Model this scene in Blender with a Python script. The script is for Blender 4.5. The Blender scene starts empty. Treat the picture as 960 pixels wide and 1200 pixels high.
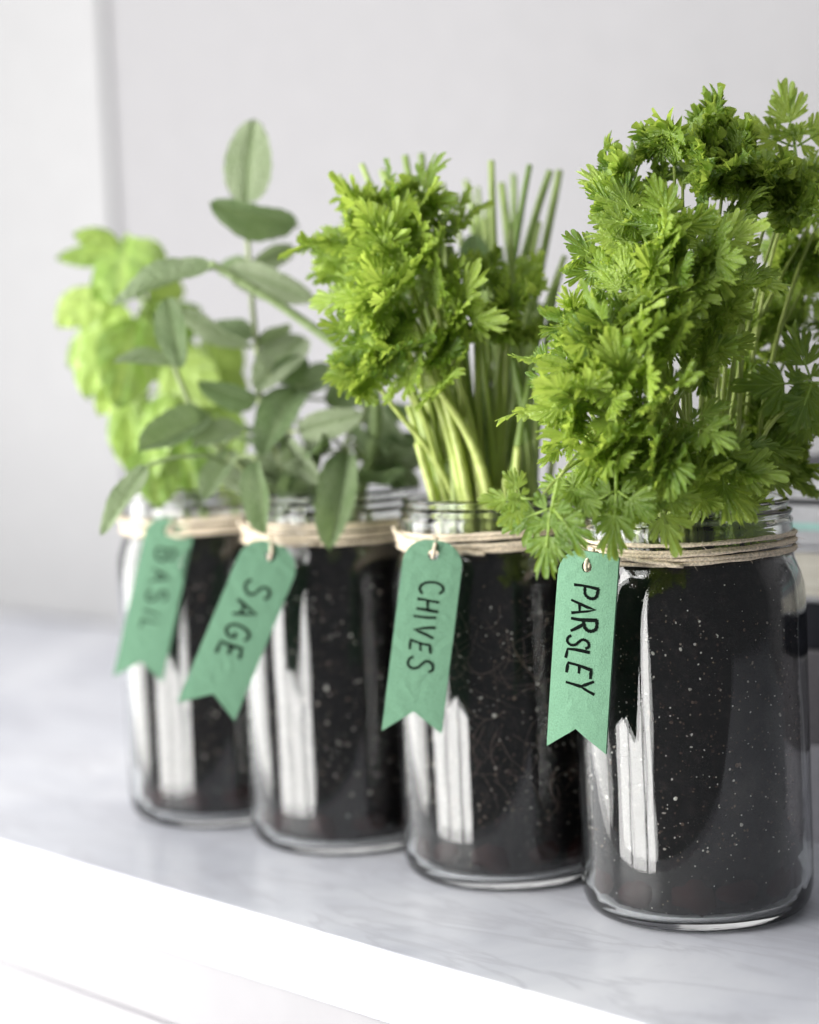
import bpy, bmesh, math, random
from mathutils import Vector, Matrix, noise
random.seed(7)
rnd = random.uniform
PI = math.pi
scene = bpy.context.scene
col = scene.collection

# ------------------------------------------------------------------ camera
FPX = 2450.0                       # focal length in pixels of the 960 x 1200 photograph
CAM = Vector((0.571, -0.751, 0.267))
PITCH, ROLL, YAW = math.radians(4.97), math.radians(2.5), .0037
f0 = Vector((-math.cos(PI / 4 + YAW), math.sin(PI / 4 + YAW), 0)); r0 = Vector((f0.y, -f0.x, 0))
FWD = f0 * math.cos(PITCH) - Vector((0, 0, 1)) * math.sin(PITCH)
u0 = r0.cross(FWD)
RGT = r0 * math.cos(ROLL) - u0 * math.sin(ROLL)
UPV = u0 * math.cos(ROLL) + r0 * math.sin(ROLL)
cd = bpy.data.cameras.new('camera'); cam = bpy.data.objects.new('camera', cd); col.objects.link(cam)
cam.matrix_world = Matrix((
    (RGT.x, UPV.x, -FWD.x, CAM.x), (RGT.y, UPV.y, -FWD.y, CAM.y),
    (RGT.z, UPV.z, -FWD.z, CAM.z), (0, 0, 0, 1)))
cd.sensor_fit = 'VERTICAL'; cd.sensor_height = 36.0; cd.lens = 36.0 * FPX / 1200.0
cd.clip_start = .01; cd.clip_end = 50
cd.dof.use_dof = True; cd.dof.focus_distance = .898
cd.dof.aperture_fstop = cd.lens / 1000 / .0205; cd.dof.aperture_blades = 0
scene.camera = cam

def at(px, py, d):
    """a point of the place: photograph direction and its real distance along the view axis"""
    return CAM + FWD * d + RGT * ((px - 480) / FPX * d) + UPV * ((600 - py) / FPX * d)

# ------------------------------------------------------------------ light
world = bpy.data.worlds.new('World'); scene.world = world; world.use_nodes = True
bg = world.node_tree.nodes['Background']
bg.inputs[0].default_value = (.93, .95, 1.0, 1); bg.inputs[1].default_value = .11

def area(name, loc, target, sx, sy, power, color=(1, 1, 1)):
    l = bpy.data.lights.new(name, 'AREA'); l.shape = 'RECTANGLE'; l.size = sx; l.size_y = sy
    l.energy = power; l.color = color
    o = bpy.data.objects.new(name, l); col.objects.link(o); o.location = loc
    o.rotation_euler = (Vector(target) - Vector(loc)).to_track_quat('-Z', 'Y').to_euler()
    return o
# the tall window the sill belongs to: two panes left and front of the jars
for wx, ww, wp in ((-.13, .15, 6.5), (-.42, .34, 14.5), (-.83, .40, 16.5)):
    area('window_light', (wx, -1.15, .30), (wx, 0, .30), ww, 1.5, wp, (1, .985, .965))
area('window_light', (-1.80, -.62, .38), (-.7, -.25, .38), 1.0, 1.9, 21, (1, .985, .965))
# added overhead fill for marble and leaves, standing in for unseen ceiling bounce
area('overhead_fill', (-.3, -.25, 1.7), (-.3, -.1, 0), 2.2, 1.6, 11, (.97, .98, 1))

scene.view_settings.view_transform = 'Standard'; scene.view_settings.look = 'None'
scene.view_settings.exposure = 0.62; scene.view_settings.gamma = 1
scene.render.engine = 'CYCLES'
scene.cycles.use_denoising = True
scene.cycles.max_bounces = 14; scene.cycles.transmission_bounces = 10; scene.cycles.transparent_max_bounces = 12
scene.cycles.sample_clamp_indirect = 6

# ------------------------------------------------------------------ helpers
def link(name, me, mat=None, parent=None, **props):
    o = bpy.data.objects.new(name, me); col.objects.link(o)
    if mat and me and not me.materials: me.materials.append(mat)
    if parent: o.parent = parent
    for k, v in props.items(): o[k] = v
    return o

def empty(name, loc, label, cat, group=None):
    o = bpy.data.objects.new(name, None); col.objects.link(o); o.location = loc; o.empty_display_size = .02
    o['label'] = label; o['category'] = cat
    if group: o['group'] = group
    return o

def mesh(name, verts, faces, smooth=True):
    me = bpy.data.meshes.new(name); me.from_pydata([tuple(v) for v in verts], [], faces)
    if smooth: me.polygons.foreach_set('use_smooth', [True] * len(me.polygons))
    me.update(); return me

def bm_mesh(name, bm, smooth=False):
    me = bpy.data.meshes.new(name); bm.to_mesh(me); bm.free()
    if smooth: me.polygons.foreach_set('use_smooth', [True] * len(me.polygons))
    return me

def box_mesh(name, x0, x1, y0, y1, z0, z1, bev=.001, seg=2):
    bm = bmesh.new()
    bmesh.ops.create_cube(bm, size=1)
    for v in bm.verts:
        v.co = Vector((x0 + (v.co.x + .5) * (x1 - x0), y0 + (v.co.y + .5) * (y1 - y0), z0 + (v.co.z + .5) * (z1 - z0)))
    if bev: bmesh.ops.bevel(bm, geom=bm.edges[:], offset=bev, segments=seg, affect='EDGES', profile=.5)
    return bm_mesh(name, bm)

def revolve(name, prof, n=96, smooth=True, closed=False):
    vs, fs = [], []; idx = []
    for r, z in prof:
        if r < 1e-6: idx.append([len(vs)]); vs.append((0, 0, z))
        else:
            idx.append(list(range(len(vs), len(vs) + n)))
            vs += [(r * math.cos(2 * PI * i / n), r * math.sin(2 * PI * i / n), z) for i in range(n)]
    for a, b in zip(idx, idx[1:]):
        for i in range(n):
            j = (i + 1) % n
            if len(a) == 1: fs.append((a[0], b[j], b[i]))
            elif len(b) == 1: fs.append((a[i], a[j], b[0]))
            else: fs.append((a[i], a[j], b[j], b[i]))
    return mesh(name, vs, fs, smooth)

def tube_data(pts, radii, n=8, vs=None, fs=None, cap=True):
    vs = [] if vs is None else vs; fs = [] if fs is None else fs
    pts = [Vector(p) for p in pts]
    if not hasattr(radii, '__len__'): radii = [radii] * len(pts)
    t = (pts[1] - pts[0]).normalized()
    a = t.orthogonal().normalized()
    rings = []
    for i, p in enumerate(pts):
        t2 = (pts[min(i + 1, len(pts) - 1)] - pts[max(i - 1, 0)]).normalized()
        a = (a - t2 * a.dot(t2)).normalized(); b = t2.cross(a)
        rings.append(len(vs))
        for k in range(n):
            th = 2 * PI * k / n
            vs.append(p + (a * math.cos(th) + b * math.sin(th)) * radii[i])
    for s, e in zip(rings, rings[1:]):
        for k in range(n): fs.append((s + k, s + (k + 1) % n, e + (k + 1) % n, e + k))
    if cap:
        fs.append(tuple(rings[0] + k for k in reversed(range(n)))); fs.append(tuple(rings[-1] + k for k in range(n)))
    return vs, fs

def tube(name, pts, radii, mat, parent, n=8, **props):
    off = parent.matrix_basis.translation if parent.parent is None else parent.parent.matrix_basis.translation
    vs, fs = tube_data([Vector(p) - off for p in pts], radii, n)
    return link(name, mesh(name, vs, fs), mat, parent, **props)

def bez(p0, p1, p2, p3, n=10):
    out = []
    for i in range(n + 1):
        t = i / n; s = 1 - t
        out.append(p0 * s ** 3 + p1 * 3 * s * s * t + p2 * 3 * s * t * t + p3 * t ** 3)
    return out

# ------------------------------------------------------------------ materials
def newmat(name):
    m = bpy.data.materials.new(name); m.use_nodes = True
    nt = m.node_tree; return m, nt, nt.nodes['Principled BSDF']
def N(nt, t, **kw):
    n = nt.nodes.new(t)
    for k, v in kw.items(): setattr(n, k, v)
    return n
def ramp(nt, fac, stops):
    r = N(nt, 'ShaderNodeValToRGB'); e = r.color_ramp.elements
    while len(e) < len(stops): e.new(.5)
    for i, (p, c) in enumerate(stops): e[i].position = p; e[i].color = (*c, 1) if len(c) == 3 else c
    nt.links.new(fac, r.inputs[0]); return r
def bump(nt, height, bsdf, strength=.3, dist=.001):
    b = N(nt, 'ShaderNodeBump'); b.inputs['Strength'].default_value = strength; b.inputs['Distance'].default_value = dist
    nt.links.new(height, b.inputs['Height']); nt.links.new(b.outputs[0], bsdf.inputs['Normal']); return b
def tex(nt, kind, scale, coord='Object', detail=4, **kw):
    tc = N(nt, 'ShaderNodeTexCoord'); t = N(nt, kind, **kw); t.inputs['Scale'].default_value = scale
    if 'Detail' in t.inputs: t.inputs['Detail'].default_value = detail
    nt.links.new(tc.outputs[coord], t.inputs['Vector']); return t

def mat_marble():
    m, nt, b = newmat('grey_marble')
    tc = N(nt, 'ShaderNodeTexCoord')
    n1 = tex(nt, 'ShaderNodeTexNoise', 5, detail=8); n1.inputs['Roughness'].default_value = .62
    n1.inputs['Distortion'].default_value = .7
    mp = N(nt, 'ShaderNodeMapping'); mp.inputs['Rotation'].default_value = (0, 0, .5); mp.inputs['Scale'].default_value = (1, 3.2, 1)
    nt.links.new(tc.outputs['Object'], mp.inputs[0])
    n2 = N(nt, 'ShaderNodeTexNoise'); n2.inputs['Scale'].default_value = 7; n2.inputs['Detail'].default_value = 9
    n2.inputs['Distortion'].default_value = 1.4; nt.links.new(mp.outputs[0], n2.inputs['Vector'])
    base = ramp(nt, n1.outputs['Fac'], [(.3, (.39, .40, .45)), (.48, (.52, .53, .575)), (.68, (.64, .645, .675))])
    vein = ramp(nt, n2.outputs['Fac'], [(.44, (0, 0, 0)), (.495, (1, 1, 1)), (.54, (0, 0, 0))])
    mx = N(nt, 'ShaderNodeMix', data_type='RGBA', blend_type='MIX')
    ml = N(nt, 'ShaderNodeMath', operation='MULTIPLY'); ml.inputs[1].default_value = .45
    nt.links.new(vein.outputs[0], ml.inputs[0]); nt.links.new(ml.outputs[0], mx.inputs[0])
    nt.links.new(base.outputs[0], mx.inputs[6]); mx.inputs[7].default_value = (.38, .38, .42, 1)
    nt.links.new(mx.outputs[2], b.inputs['Base Color'])
    b.inputs['Roughness'].default_value = .33
    rr = ramp(nt, n1.outputs['Fac'], [(.3, (.28, .28, .28)), (.7, (.45, .45, .45))]); nt.links.new(rr.outputs[0], b.inputs['Roughness'])
    return m
def mat_paint(name, c, rough=.45):
    m, nt, b = newmat(name)
    n = tex(nt, 'ShaderNodeTexNoise', 40, detail=5)
    r = ramp(nt, n.outputs['Fac'], [(.3, tuple(x * .95 for x in c)), (.7, c)])
    nt.links.new(r.outputs[0], b.inputs['Base Color']); b.inputs['Roughness'].default_value = rough
    bump(nt, n.outputs['Fac'], b, .15, .0006); return m
def mat_glass():
    m, nt, b = newmat('jar_glass')
    b.inputs['Base Color'].default_value = (.965, .985, .97, 1)
    b.inputs['Transmission Weight'].default_value = 1; b.inputs['Roughness'].default_value = .0; b.inputs['IOR'].default_value = 1.46
    tc = N(nt, 'ShaderNodeTexCoord'); mp = N(nt, 'ShaderNodeMapping'); mp.inputs['Scale'].default_value = (48, 48, 7)
    nt.links.new(tc.outputs['Object'], mp.inputs[0])
    n = N(nt, 'ShaderNodeTexNoise'); n.inputs['Scale'].default_value = 1; n.inputs['Detail'].default_value = 2.5; nt.links.new(mp.outputs[0], n.inputs['Vector'])
    bump(nt, n.outputs['Fac'], b, .5, .0008)
    d = tex(nt, 'ShaderNodeTexNoise', 60, detail=8); rr = ramp(nt, d.outputs['Fac'], [(.45, (0, 0, 0)), (.75, (.09, .09, .09))]); nt.links.new(rr.outputs[0], b.inputs['Roughness'])
    return m
def mat_soil():
    m, nt, b = newmat('dark_potting_soil')
    n = tex(nt, 'ShaderNodeTexNoise', 210, detail=8); n.inputs['Roughness'].default_value = .7
    r = ramp(nt, n.outputs['Fac'], [(.38, (.0008, .0006, .001)), (.54, (.004, .0028, .0034)), (.66, (.018, .012, .012)), (.8, (.05, .034, .03))])
    v = tex(nt, 'ShaderNodeTexVoronoi', 520, detail=0)
    sep = N(nt, 'ShaderNodeSeparateColor'); nt.links.new(v.outputs['Color'], sep.inputs[0])
    pw = N(nt, 'ShaderNodeMath', operation='POWER'); pw.inputs[1].default_value = 2.5; nt.links.new(sep.outputs[2], pw.inputs[0])
    rad = N(nt, 'ShaderNodeMath', operation='MULTIPLY_ADD'); rad.inputs[1].default_value = .15; rad.inputs[2].default_value = .05; nt.links.new(pw.outputs[0], rad.inputs[0])
    wob = N(nt, 'ShaderNodeMath', operation='MULTIPLY_ADD'); wob.inputs[1].default_value = .7; nt.links.new(n.outputs['Fac'], wob.inputs[0]); nt.links.new(v.outputs['Distance'], wob.inputs[2])
    wb = N(nt, 'ShaderNodeMath', operation='SUBTRACT'); wb.inputs[1].default_value = .36; nt.links.new(wob.outputs[0], wb.inputs[0])
    sz = N(nt, 'ShaderNodeMath', operation='LESS_THAN'); nt.links.new(wb.outputs[0], sz.inputs[0]); nt.links.new(rad.outputs[0], sz.inputs[1])
    gt = N(nt, 'ShaderNodeMath', operation='GREATER_THAN'); gt.inputs[1].default_value = .72
    nt.links.new(sep.outputs[0], gt.inputs[0])
    ml = N(nt, 'ShaderNodeMath', operation='MULTIPLY'); nt.links.new(sz.outputs[0], ml.inputs[0]); nt.links.new(gt.outputs[0], ml.inputs[1])
    mx = N(nt, 'ShaderNodeMix', data_type='RGBA'); nt.links.new(ml.outputs[0], mx.inputs[0])
    nt.links.new(r.outputs[0], mx.inputs[6])
    spc = ramp(nt, sep.outputs[1], [(.15, (.7, .68, .62)), (.35, (.2, .15, .10)), (.75, (.10, .075, .05)), (.92, (.8, .8, .78))]); nt.links.new(spc.outputs[0], mx.inputs[7])
    nt.links.new(mx.outputs[2], b.inputs['Base Color']); b.inputs['Roughness'].default_value = .85
    b.inputs['Specular IOR Level'].default_value = .2
    bump(nt, n.outputs['Fac'], b, 1, .0015); return m
def mat_leaf(name, c_lo, c_hi, trans, rough=.42, tw=.38, vein=None, bscale=900, bstr=.35, hue=.03):
    m, nt, b = newmat(name)
    oi = N(nt, 'ShaderNodeObjectInfo')
    n = tex(nt, 'ShaderNodeTexNoise', 3, detail=4)
    ad = N(nt, 'ShaderNodeMath', operation='ADD'); nt.links.new(oi.outputs['Random'], ad.inputs[0]); nt.links.new(n.outputs['Fac'], ad.inputs[1])
    hf = N(nt, 'ShaderNodeMath', operation='MULTIPLY'); hf.inputs[1].default_value = .5; nt.links.new(ad.outputs[0], hf.inputs[0])
    r = ramp(nt, hf.outputs[0], [(.28, c_lo), (.72, c_hi)])
    colr = r.outputs[0]
    if vein:
        at_ = N(nt, 'ShaderNodeAttribute'); at_.attribute_name = 'vein'
        mx = N(nt, 'ShaderNodeMix', data_type='RGBA'); nt.links.new(at_.outputs['Fac'], mx.inputs[0])
        nt.links.new(colr, mx.inputs[6]); mx.inputs[7].default_value = (*vein, 1); colr = mx.outputs[2]
    nt.links.new(colr, b.inputs['Base Color']); b.inputs['Roughness'].default_value = rough
    b.inputs['Specular IOR Level'].default_value = .6
    nb = tex(nt, 'ShaderNodeTexNoise', bscale, detail=2); bump(nt, nb.outputs['Fac'], b, bstr, .03)
    tr = N(nt, 'ShaderNodeBsdfTranslucent')
    mc = N(nt, 'ShaderNodeMix', data_type='RGBA', blend_type='MULTIPLY'); mc.inputs[0].default_value = 1
    sc = N(nt, 'ShaderNodeMix', data_type='RGBA'); sc.inputs[0].default_value = .45
    nt.links.new(colr, sc.inputs[6]); sc.inputs[7].default_value = (*trans, 1)
    nt.links.new(sc.outputs[2], tr.inputs[0])
    ms = N(nt, 'ShaderNodeMixShader'); ms.inputs[0].default_value = tw
    nt.links.new(b.outputs[0], ms.inputs[1]); nt.links.new(tr.outputs[0], ms.inputs[2])
    out = nt.nodes['Material Output']; nt.links.new(ms.outputs[0], out.inputs[0])
    nt.nodes.remove(mc); return m
def mat_plain(name, c, rough=.6, nscale=200, var=.25, bstr=.3, bdist=.0004, spec=.4):
    m, nt, b = newmat(name)
    n = tex(nt, 'ShaderNodeTexNoise', nscale, detail=5)
    r = ramp(nt, n.outputs['Fac'], [(.3, tuple(x * (1 - var) for x in c)), (.7, tuple(min(1, x * (1 + var)) for x in c))])
    nt.links.new(r.outputs[0], b.inputs['Base Color']); b.inputs['Roughness'].default_value = rough
    b.inputs['Specular IOR Level'].default_value = spec
    if bstr: bump(nt, n.outputs['Fac'], b, bstr, bdist)
    return m
def mat_pages(name, c1, c2, scale):
    m, nt, b = newmat(name)
    tc = N(nt, 'ShaderNodeTexCoord'); mp = N(nt, 'ShaderNodeMapping'); mp.inputs['Scale'].default_value = (3, 3, scale)
    nt.links.new(tc.outputs['Object'], mp.inputs[0])
    n = N(nt, 'ShaderNodeTexNoise'); n.inputs['Scale'].default_value = 1; n.inputs['Detail'].default_value = 3; nt.links.new(mp.outputs[0], n.inputs['Vector'])
    r = ramp(nt, n.outputs['Fac'], [(.35, c1), (.65, c2)]); nt.links.new(r.outputs[0], b.inputs['Base Color'])
    b.inputs['Roughness'].default_value = .8; bump(nt, n.outputs['Fac'], b, .5, .0006); return m

M_marble = mat_marble()
M_white = mat_paint('white_gloss_paint', (.272, .268, .28), .35)
M_wall = mat_paint('pale_grey_wall_paint', (.235, .232, .24), .6)
M_casing = mat_paint('white_casing_paint', (.27, .27, .275), .5)
M_glass = mat_glass(); M_soil = mat_soil()
M_stone = mat_plain('dark_drainage_stone', (.020, .008, .008), .9, 120, .5, .4, .001, .08)
M_twine = mat_plain('jute_twine', (.62, .53, .41), .9, 900, .35, .8, .0006, .1)
M_tag = mat_plain('green_felt_paper', (.125, .24, .157), .95, 1500, .14, .8, .0005, .05)
M_ink = mat_plain('black_marker_ink', (.004, .006, .005), .95, 800, .3, 0, spec=.03)
M_root = mat_plain('pale_root', (.17, .125, .10), .8, 300, .3, 0)
def mat_crumb():
    m, nt, b = newmat('soil_crumbs'); g = N(nt, 'ShaderNodeNewGeometry')
    r = ramp(nt, g.outputs['Random Per Island'], [(0, (.002, .0015, .002)), (.45, (.008, .005, .005)), (.70, (.05, .030, .024)), (.88, (.14, .10, .075)), (.955, (.55, .53, .49))])
    nt.links.new(r.outputs[0], b.inputs['Base Color']); b.inputs['Roughness'].default_value = .8; b.inputs['Specular IOR Level'].default_value = .2; return m
M_crumb = mat_crumb()
M_parsley = mat_leaf('parsley_leaf', (.10, .20, .022), (.44, .59, .11), (.74, .88, .13), .30, .48, (.40, .55, .13), 30, .3)
M_pstem = mat_leaf('parsley_stem', (.36, .46, .10), (.54, .62, .20), (.6, .66, .2), .4, .25, None, 60, .2)
M_chive = mat_leaf('chive_blade', (.20, .32, .06), (.42, .52, .17), (.5, .6, .14), .4, .25, None, 60, .2)
M_sage = mat_leaf('sage_leaf', (.13, .21, .075), (.40, .47, .30), (.36, .50, .18), .6, .28, (.26, .35, .17), 22, .6)
M_sagestem = mat_leaf('sage_stem', (.20, .27, .11), (.28, .33, .16), (.3, .36, .15), .7, .1, None, 60, .2)
M_basil = mat_leaf('basil_leaf', (.15, .27, .04), (.40, .53, .14), (.54, .68, .14), .3, .30, (.36, .50, .12), 5, .2)
M_basilstem = mat_leaf('basil_stem', (.28, .40, .10), (.34, .45, .14), (.4, .5, .12), .4, .2, None, 60, .2)

# ------------------------------------------------------------------ the setting
FRONT, BACK = -.134, .45
ct = link('countertop', box_mesh('countertop', -2.4, .9, FRONT, BACK + .25, -.033, 0, .002, 3), M_marble, None, kind='structure')
ct.rotation_euler.z = math.radians(-3.08); ct.location = (0, -.0055, 0)
link('apron_board', box_mesh('apron_board', -2.4, .9, FRONT + .004, FRONT + .034, -.071, -.0331, .001, 2), M_white, ct)
link('apron_board', box_mesh('apron_board', -2.4, .9, FRONT + .0015, FRONT + .034, -.125, -.0711, .002, 2), M_white, ct)
link('apron_board', box_mesh('apron_board', -2.4, .9, FRONT + .006, FRONT + .034, -.50, -.1251, .002, 2), M_white, ct)
wl = bpy.data.objects.new('wall', None); col.objects.link(wl); wl['kind'] = 'structure'
link('plaster', box_mesh('plaster', -2.4, .75, BACK, BACK + .02, -.45, 1.25, .003, 2), M_wall, wl)
link('casing', box_mesh('casing', -1.45, -.985, BACK - .0065, BACK - .0005, .0005, 1.25, .004, 2), M_casing, wl)

# ------------------------------------------------------------------ books behind the parsley jar
def book(z, h, w, d, x, y, rz, cover, pages, label, spine_front=True, stripe=None, t=.0025):
    b = empty('book', (x, y, z), label, 'book', 'books stacked behind the jars'); b.rotation_euler.z = rz
    link('cover_board', box_mesh('cover_board', 0, w, 0, d, 0, t, .0006), cover, b)
    link('cover_board', box_mesh('cover_board', 0, w, 0, d, h - t - .0004, h - .0004, .0006), cover, b)
    if spine_front:
        link('spine', box_mesh('spine', 0, w, -.003, -.0002, 0, h - .0004, .001), cover, b)
        if stripe: link('spine_band', box_mesh('spine_band', .004, w - .004, -.0036, -.0031, h * .38, h * .56, 0), stripe, b)
        link('page_block', box_mesh('page_block', .004, w - .004, .0005, d - .004, t + .0002, h - t - .0006, 0), pages, b)
    else:
        link('spine', box_mesh('spine', 0, w, d + .0002, d + .003, 0, h - .0004, .001), cover, b)
        link('page_block', box_mesh('page_block', .004, w - .004, .003, d - .0002, t + .0002, h - t - .0006, 0), pages, b)
    return b
C_lav = mat_plain('pale_grey_cloth', (.48, .47, .51), .8, 500, .1); C_grey = mat_plain('grey_cloth', (.19, .18, .195), .8, 500, .12)
C_navy = mat_plain('navy_cloth', (.012, .013, .022), .7, 500, .2); C_mid = mat_plain('mid_grey_paper', (.46, .46, .49), .6, 400, .1)
C_teal = mat_plain('teal_print', (.34, .56, .53), .6, 400, .1); C_dark = mat_plain('charcoal_cloth', (.05, .05, .055), .7, 400, .15)
Pg1 = mat_pages('cream_pages', (.62, .58, .50), (.85, .82, .74), 1100); Pg2 = mat_pages('grey_pages', (.36, .36, .39), (.58, .58, .60), 1100)
BX, BY = -.085, .128
book(0, .050, .25, .19, BX, BY, .01, C_lav, Pg1, 'pale grey cloth book at the bottom of the stack behind the parsley jar')
book(.050, .048, .245, .185, BX + .004, BY + .003, -.015, C_grey, Pg1, 'thick dark grey book second from the bottom of the stack')
book(.098, .024, .24, .18, BX + .003, BY + .005, .012, C_navy, Pg1, 'navy book lying under the cream pages in the stack')
book(.122, .028, .24, .18, BX + .006, BY + .002, -.01, C_mid, Pg1, 'book in the stack with its cream page edges facing the jars', False)
book(.150, .021, .235, .175, BX + .004, BY + .006, .015, C_mid, Pg1, 'grey book with a teal band along its spine', True, C_teal)
book(.171, .019, .23, .17, BX + .008, BY + .004, -.012, C_dark, Pg2, 'topmost book of the stack, charcoal cover with grey page edges', False)

# ------------------------------------------------------------------ jars
PITCH_X = .115
JX = [0, -PITCH_X, -2 * PITCH_X, -.333]
mm = lambda L: [(r * 1.05 / 1000, (z * 1.06 + (4 if z > 161 else 0)) / 1000) for r, z in L]
OUTER = [(0, 3), (20, 2.9), (30, 2.4), (36, 1.2), (39.5, .2), (42, 0), (44.5, .6), (46.8, 2.2), (48.6, 5), (49.6, 9), (50, 15), (50, 70), (50, 126),
         (49.8, 133), (49.2, 139), (47.9, 144), (46.4, 147.5), (45.4, 150), (45, 153), (45, 160), (45.3, 161.2), (45.4, 162.2), (44.4, 163.4), (44.1, 164.2),
         (45.1, 165.2), (45.3, 166), (44.4, 167), (43.2, 167.6), (43.3, 168.4), (43.9, 169.2), (43.8, 170.4), (43, 171.2), (42.2, 171.3)]
INNER = [(41.2, 170.9), (40.7, 169.8), (40.7, 162), (41.2, 154), (42.4, 149), (44.6, 144.5), (46.2, 139), (46.9, 132), (47.1, 125), (47.1, 70), (47.1, 15), (46.4, 9), (44.5, 6), (41, 4.6), (30, 5.2), (0, 5.6)]
glass_me = revolve('jar_glass', mm(OUTER + INNER), 128)
def soil_mesh(seed):
    prof = [(0, 7.5), (24, 7.5), (36, 6.5), (41, 6), (42.5, 10), (43, 18), (44.5, 23), (46.3, 27)]
    z = 32
    while z < 137: prof.append((46.5, z)); z += 3
    prof += [(45.8, 140), (44.2, 144), (42.2, 148.5), (40.9, 153), (39.5, 155), (34, 156), (24, 157), (12, 157.5), (0, 157.5)]
    me = revolve('soil', mm(prof), 150)
    off = Vector((seed * 3.1, seed * 1.7, 0))
    for v in me.vertices:
        p = v.co.copy(); r = math.hypot(p.x, p.y)
        k = noise.noise(p * 140 + off) * .5 + noise.noise(p * 420 + off) * .5
        if p.z > .164: v.co.z += k * .004
        elif r > .001: 
            s = 1 - max(0, .35 + k) * .0022 / max(r, .01); v.co.x *= s; v.co.y *= s
    return me
def stone_mesh(seed):
    bm = bmesh.new(); bmesh.ops.create_icosphere(bm, subdivisions=2, radius=1)
    for v in bm.verts: v.co *= 1 + .45 * noise.noise(v.co * 1.3 + Vector((seed * 5, 0, 0)))
    return bm_mesh('stone', bm, True)
stones = [stone_mesh(i) for i in range(4)]
def twine_curve(seed, turns=5, r=.0474, z0=.1612, z1=.1712, knot=-2.3):
    random.seed(seed); pts = []; n = 72
    ph = [rnd(0, 6) for _ in range(6)]
    for i in range(turns * n + 1):
        th = 2 * PI * i / n + knot; k = i / n
        z = z0 + (z1 - z0) * (k / turns) + .0007 * math.sin(th * 1 + ph[int(min(k, turns - 1))]) + .0004 * math.sin(3 * th + ph[0])
        rr = r + .0009 + .0005 * math.sin(k * 2.1 + ph[1])
        pts.append(Vector((rr * math.cos(th), rr * math.sin(th), z)))
    # a crossing strand that runs slantwise over the others and the knot ends
    th = knot; 
    for i in range(1, 26):
        a = knot + i / 25 * 1.5
        z = z1 + (z0 - z1) * i / 25
        pts.append(Vector(((r + .0027) * math.cos(a), (r + .0027) * math.sin(a), z)))
    return pts
def twine_mesh(seed, knot):
    pts = twine_curve(seed, knot=knot)
    vs, fs = tube_data(pts, .00098, 7)
    # twisted ply relief
    for i in range(len(pts)):
        for k in range(7):
            v = vs[i * 7 + k]; d = v - pts[i]
            vs[i * 7 + k] = pts[i] + d * (1 + .22 * math.sin(2 * (2 * PI * k / 7) + i * 1.3))
    # loose fibres
    for q in range(70):
        p = pts[random.randrange(len(pts) - 30)]; o = Vector((p.x, p.y, 0)).normalized()
        d = (o + Vector((rnd(-1, 1), rnd(-1, 1), rnd(-1, 1)))).normalized() * rnd(.002, .005)
        tube_data([p, p + d * .5 + Vector((0, 0, rnd(-.0006, .0006))), p + d], [.00012, .0001, .00005], 3, vs, fs)
    return mesh('twine', vs, fs)
JLAB = ['large glass jar of dark soil nearest the camera, holding the bushy parsley',
        'glass jar of dark soil behind the tag reading CHIVES, fine roots against the glass',
        'glass jar of dark soil behind the tilted tag reading SAGE',
        'farthest glass jar of dark soil, behind the tag reading BASIL']
jars = []
for j, x in enumerate(JX):
    J = empty('glass_jar', (x, 0, .0004), JLAB[j], 'jar', 'glass jars of herbs in a row'); jars.append(J)
    g = link('glass', glass_me, M_glass, J); g.rotation_euler.z = j * .7
    link('soil', soil_mesh(j), M_soil, J)
    random.seed(40 + j)
    n = 12
    for k in range(n):
        s = link('stone', stones[k % 4], M_stone, J); a = 2 * PI * (k + rnd(-.15, .15)) / n
        sr = rnd(.0068, .0095); s.scale = (sr * .7, sr * rnd(.95, 1.4), sr * rnd(.8, 1.2)); s.rotation_euler = (0, rnd(-.3, .3), a)
        rr = .0484 - sr * .7 * 1.12; s.location = (rr * math.cos(a), rr * math.sin(a), .0075 + sr * 1.1)
    vs, fs = [], []; ico = bmesh.new(); bmesh.ops.create_icosphere(ico, subdivisions=1, radius=1)
    iv = [v.co.copy() for v in ico.verts]; jf = [tuple(v.index for v in f.verts) for f in ico.faces]; ico.free()
    for k in range(2600):
        a = rnd(-2.6, .9); z = .032 + .108 * random.random(); sz = rnd(.0002, .0006) if random.random() < .85 else rnd(.0005, .0010)
        q = Matrix.Rotation(rnd(0, 6), 3, 'Z') @ Matrix.Rotation(rnd(0, 6), 3, 'X'); b0 = len(vs); st_ = Vector((sz * rnd(.6, 1.3), sz * rnd(.6, 1.5), sz * rnd(.6, 1.3)))
        for v in iv:
            w = q @ Vector((v.x * st_.x, v.y * st_.y, v.z * st_.z)) * rnd(.75, 1.2)
            r_ = min(.0484 + w.x * .5, .0491); t_ = a + w.y / .049
            vs.append((r_ * math.cos(t_), r_ * math.sin(t_), z + w.z))
        fs += [tuple(b0 + i_ for i_ in f) for f in jf]
    link('soil_crumbs', mesh('soil_crumbs', vs, fs, False), M_crumb, J, kind='stuff')
    link('twine', twine_mesh(60 + j, -2.45), M_twine, J)
# fine roots pressed against the glass of the second jar
random.seed(5); vs, fs = [], []
for k in range(110):
    th = rnd(-2.3, .1); z = rnd(.05, .140); hd = -PI / 2 + rnd(-1.1, 1.1); cv = rnd(-.12, .12); pts = []
    for i in range(16):
        pts.append(Vector((.0490 * math.cos(th), .0490 * math.sin(th), min(max(z, .012), .136))))
        cv += rnd(-.09, .09); cv *= .93; hd += cv
        th += .0017 * math.cos(hd) / .049; z += .0017 * math.sin(hd)
        if z > .136: hd = -abs(hd)
    r_ = rnd(.00007, .00017); tube_data(pts, [r_ * (1 - .75 * i / 15) for i in range(16)], 4, vs, fs)
link('roots', mesh('roots', vs, fs), M_root, jars[1], kind='stuff')

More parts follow.
